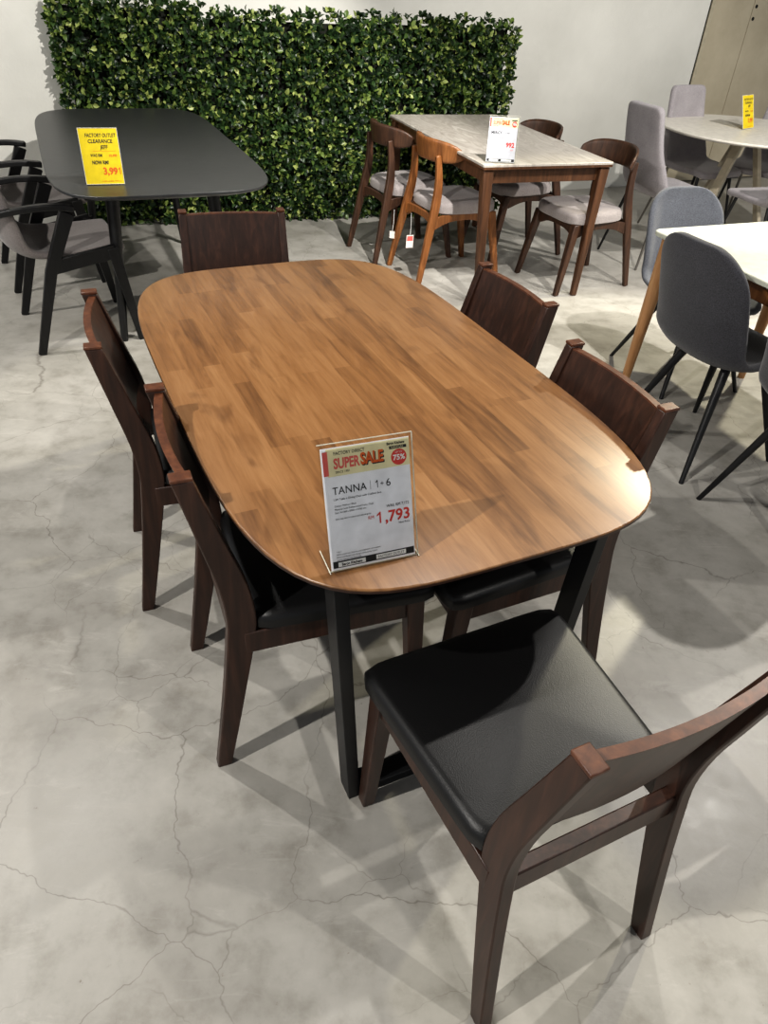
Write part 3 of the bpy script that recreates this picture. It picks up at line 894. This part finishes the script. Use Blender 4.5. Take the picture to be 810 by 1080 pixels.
o = copy_tree(sh); o.location = (1.52, 2.20, 0); o.rotation_euler = (0, 0, R(30 - 90))
tag(o, 'nearest charcoal shell chair at the white table, cut off by the right edge', 'chair', G4)
o = copy_tree(sh); o.location = (2.12, 2.93, 0); o.rotation_euler = (0, 0, R(205 - 90))
tag(o, 'charcoal shell chair beyond the white table, a sliver of it at the right edge', 'chair', G4)
o = make_shell(M_FDK_LIT, M_LEGB); o.scale = (.95, 1, .92); o.location = (1.395, 3.33, 0); o.rotation_euler = (0, 0, R(-68 - 90 - 5))
tag(o, 'grey shell chair at the far end of the white table, facing us', 'chair', G4)

# ------------------------------------------------------------------ white rectangular table
wc = Vector((1.022, 3.088, 0)); wr = R(23)
ctr = wc + Vector((cos(wr), sin(wr), 0)) * .40 + Vector((sin(wr), -cos(wr), 0)) * .65
wt = empty('dining_table', tuple(ctr), wr, 'rectangular white topped table with light wooden legs at the right edge', 'table')
bm = bmesh.new(); slab(bm, lambda i: rrect(.40 - i, .65 - i, .035), [(.008, .728), (0, .733), (0, .747), (.003, .750)])
obj('tabletop', bm, M_WHT, wt)
for s in (-1, 1):
    bm = bmesh.new(); box(bm, s * .335 - .01, s * .335 + .01, -.56, .56, .655, .728); obj('apron', bm, M_HON, wt, bevel=.002)
    bm = bmesh.new(); box(bm, -.33, .33, s * .585 - .01, s * .585 + .01, .655, .728); obj('apron', bm, M_HON, wt, bevel=.002)
    for t in (-1, 1):
        bm = bmesh.new(); tube(bm, [(s * .365, t * .612, 0), (s * .355, t * .600, .40), (s * .345, t * .590, .728)], [.016, .027, .034], 20, True)
        obj('leg', bm, M_NAT, wt)

# ------------------------------------------------------------------ round white table and grey chairs
RX, RY = 2.42, 5.80
rt_ = empty('round_table', (RX, RY, 0), R(10), 'round white dining table on slanted cream legs, yellow sign on it', 'table')
bm = bmesh.new(); slab(bm, lambda i: [((.63 - i) * cos(2 * pi * k / 72), (.63 - i) * sin(2 * pi * k / 72)) for k in range(72)], [(.03, .728), (.003, .737), (0, .741), (0, .748), (.003, .752)])
obj('tabletop', bm, M_WHT2, rt_)
for ang in (205, 5, 105):
    a = R(ang)
    bm = bmesh.new()
    sweep(bm, [(.36 * cos(a), .36 * sin(a), 0), (.06 * cos(a), .06 * sin(a), .728)], (.060, .030), side=(-sin(a), cos(a), 0))
    obj('leg', bm, M_BEIG, rt_, bevel=.003)

def make_highback(M, mats):
    root = empty('upholstered_chair')
    bm = bmesh.new()
    shell(bm, [(.235, .445, .215, 0, 0), (.12, .455, .222, .004, 0), (-.02, .450, .226, .010, 0), (-.15, .448, .226, .030, .01), (-.215, .490, .224, .05, .04), (-.245, .58, .210, .02, .05), (-.270, .70, .190, 0, .03), (-.295, .84, .178, 0, .015), (-.315, .955, .168, 0, .012)],
          corner_top=.035, corner_front=.05, pw=4, min_top=.1, min_front=.3)
    sh_ = obj('seat_shell', bm, M, root, subsurf=1, solid=.045)
    for i, (s, t) in enumerate(((-1, -1), (1, -1), (-1, 1), (1, 1))):
        bm = bmesh.new(); tube(bm, [(s * .17, t * .15, .435), (s * .225, t * .235 - .02, 0)], [.012, .008], 12, True)
        obj('leg', bm, mats[i], root)
    return root
G5 = 'grey upholstered chairs around the round white table'
hb = make_highback(M_FMG, [M_LEGB, M_LEGG, M_LEGB, M_LEGB])
hs = [((1.735, 5.215, 0), 22 - 90, 'high backed grey chair left of the round white table, its back turned to us'),
      ((2.21, 5.99, 0), -60 - 90, 'high backed grey upholstered chair behind the round white table, facing us'),
      ((2.74, 6.14, 0), 232 - 90, 'grey upholstered chair beyond the round white table, at the right edge below the tabletop'),
      ((2.44, 5.14, 0), 110 - 90, 'grey upholstered chair before the round white table, cut by the right edge')]
for i, (loc, a, lb) in enumerate(hs):
    o = hb if i == 0 else copy_tree(hb)
    o.location = loc; o.rotation_euler = (0, 0, R(a)); tag(o, lb, 'chair', G5)

# hanging tags on the honey chair
bx, by, _ = along(.030, 4.530, 26, -.01, -.02)
hang_tag('paper_tag', (bx + .02, by - .03, 0), R(20), .045, .075, .260, M_TAGW, M_PINK, 'pink and white paper tag hanging at the rear legs of the honey brown chair')
hang_tag('paper_tag', (bx - .09, by + .02, 0), R(-15), .032, .042, .262, M_TAGW, M_TAGW, 'small white paper tag hanging beside the pink one at the honey brown chair')

# ------------------------------------------------------------------ lights
def spot(x, y, z, tx, ty, power, size=70, col=(1, .95, .86), r=.03, blend=.4, tz=0):
    ld = bpy.data.lights.new('spot_light', 'SPOT'); ld.energy = power; ld.spot_size = R(size); ld.spot_blend = blend
    ld.color = col; ld.shadow_soft_size = r
    o = bpy.data.objects.new('spot_light', ld); C.objects.link(o); o.location = (x, y, z)
    o.rotation_euler = (Vector((tx, ty, tz)) - Vector((x, y, z))).to_track_quat('-Z', 'Y').to_euler()
    return o
WARM = (1, .93, .70); NEU = (1, .965, .91)
spot(2.80, 4.95, 3.0, 1.0, 2.0, 310, 70, WARM, r=.06)   # gives the gloss on the near right corner
spot(2.35, 3.0, 3.0, 1.4, 2.4, 190, 85, NEU)         # above the shell chairs
spot(-1.9, -.25, 3.0, -.3, 1.7, 250, 85, NEU)        # left, near
spot(2.2, -.2, 3.0, .3, 1.4, 95, 80, NEU)           # right, near
spot(-2.0, 2.4, 3.0, -.5, 1.2, 120, 85, NEU)         # left, far
spot(.4, 2.0, 3.0, .4, .9, 60, 85, NEU)          # straight beyond the big table
spot(.8, 2.6, 3.0, -1.5, 5.2, 480, 55, NEU)         # on the hedge, left
spot(1.7, 2.4, 3.0, .9, 5.7, 260, 75, NEU)           # on the stone table
spot(-3.3, 2.6, 3.0, -1.8, 4.4, 170, 75, NEU)        # on the armchairs
spot(3.2, 3.2, 3.0, 2.1, 6.2, 300, 75, NEU)          # round table
w = bpy.data.worlds.new('world'); sc.world = w; w.use_nodes = True
w.node_tree.nodes['Background'].inputs[0].default_value = (.88, .9, .93, 1)
w.node_tree.nodes['Background'].inputs[1].default_value = .42
sc.view_settings.view_transform = 'Standard'
try:
    sc.view_settings.look = 'Medium High Contrast'
except Exception as e:
    print('look', e)
sc.view_settings.exposure = 0.14
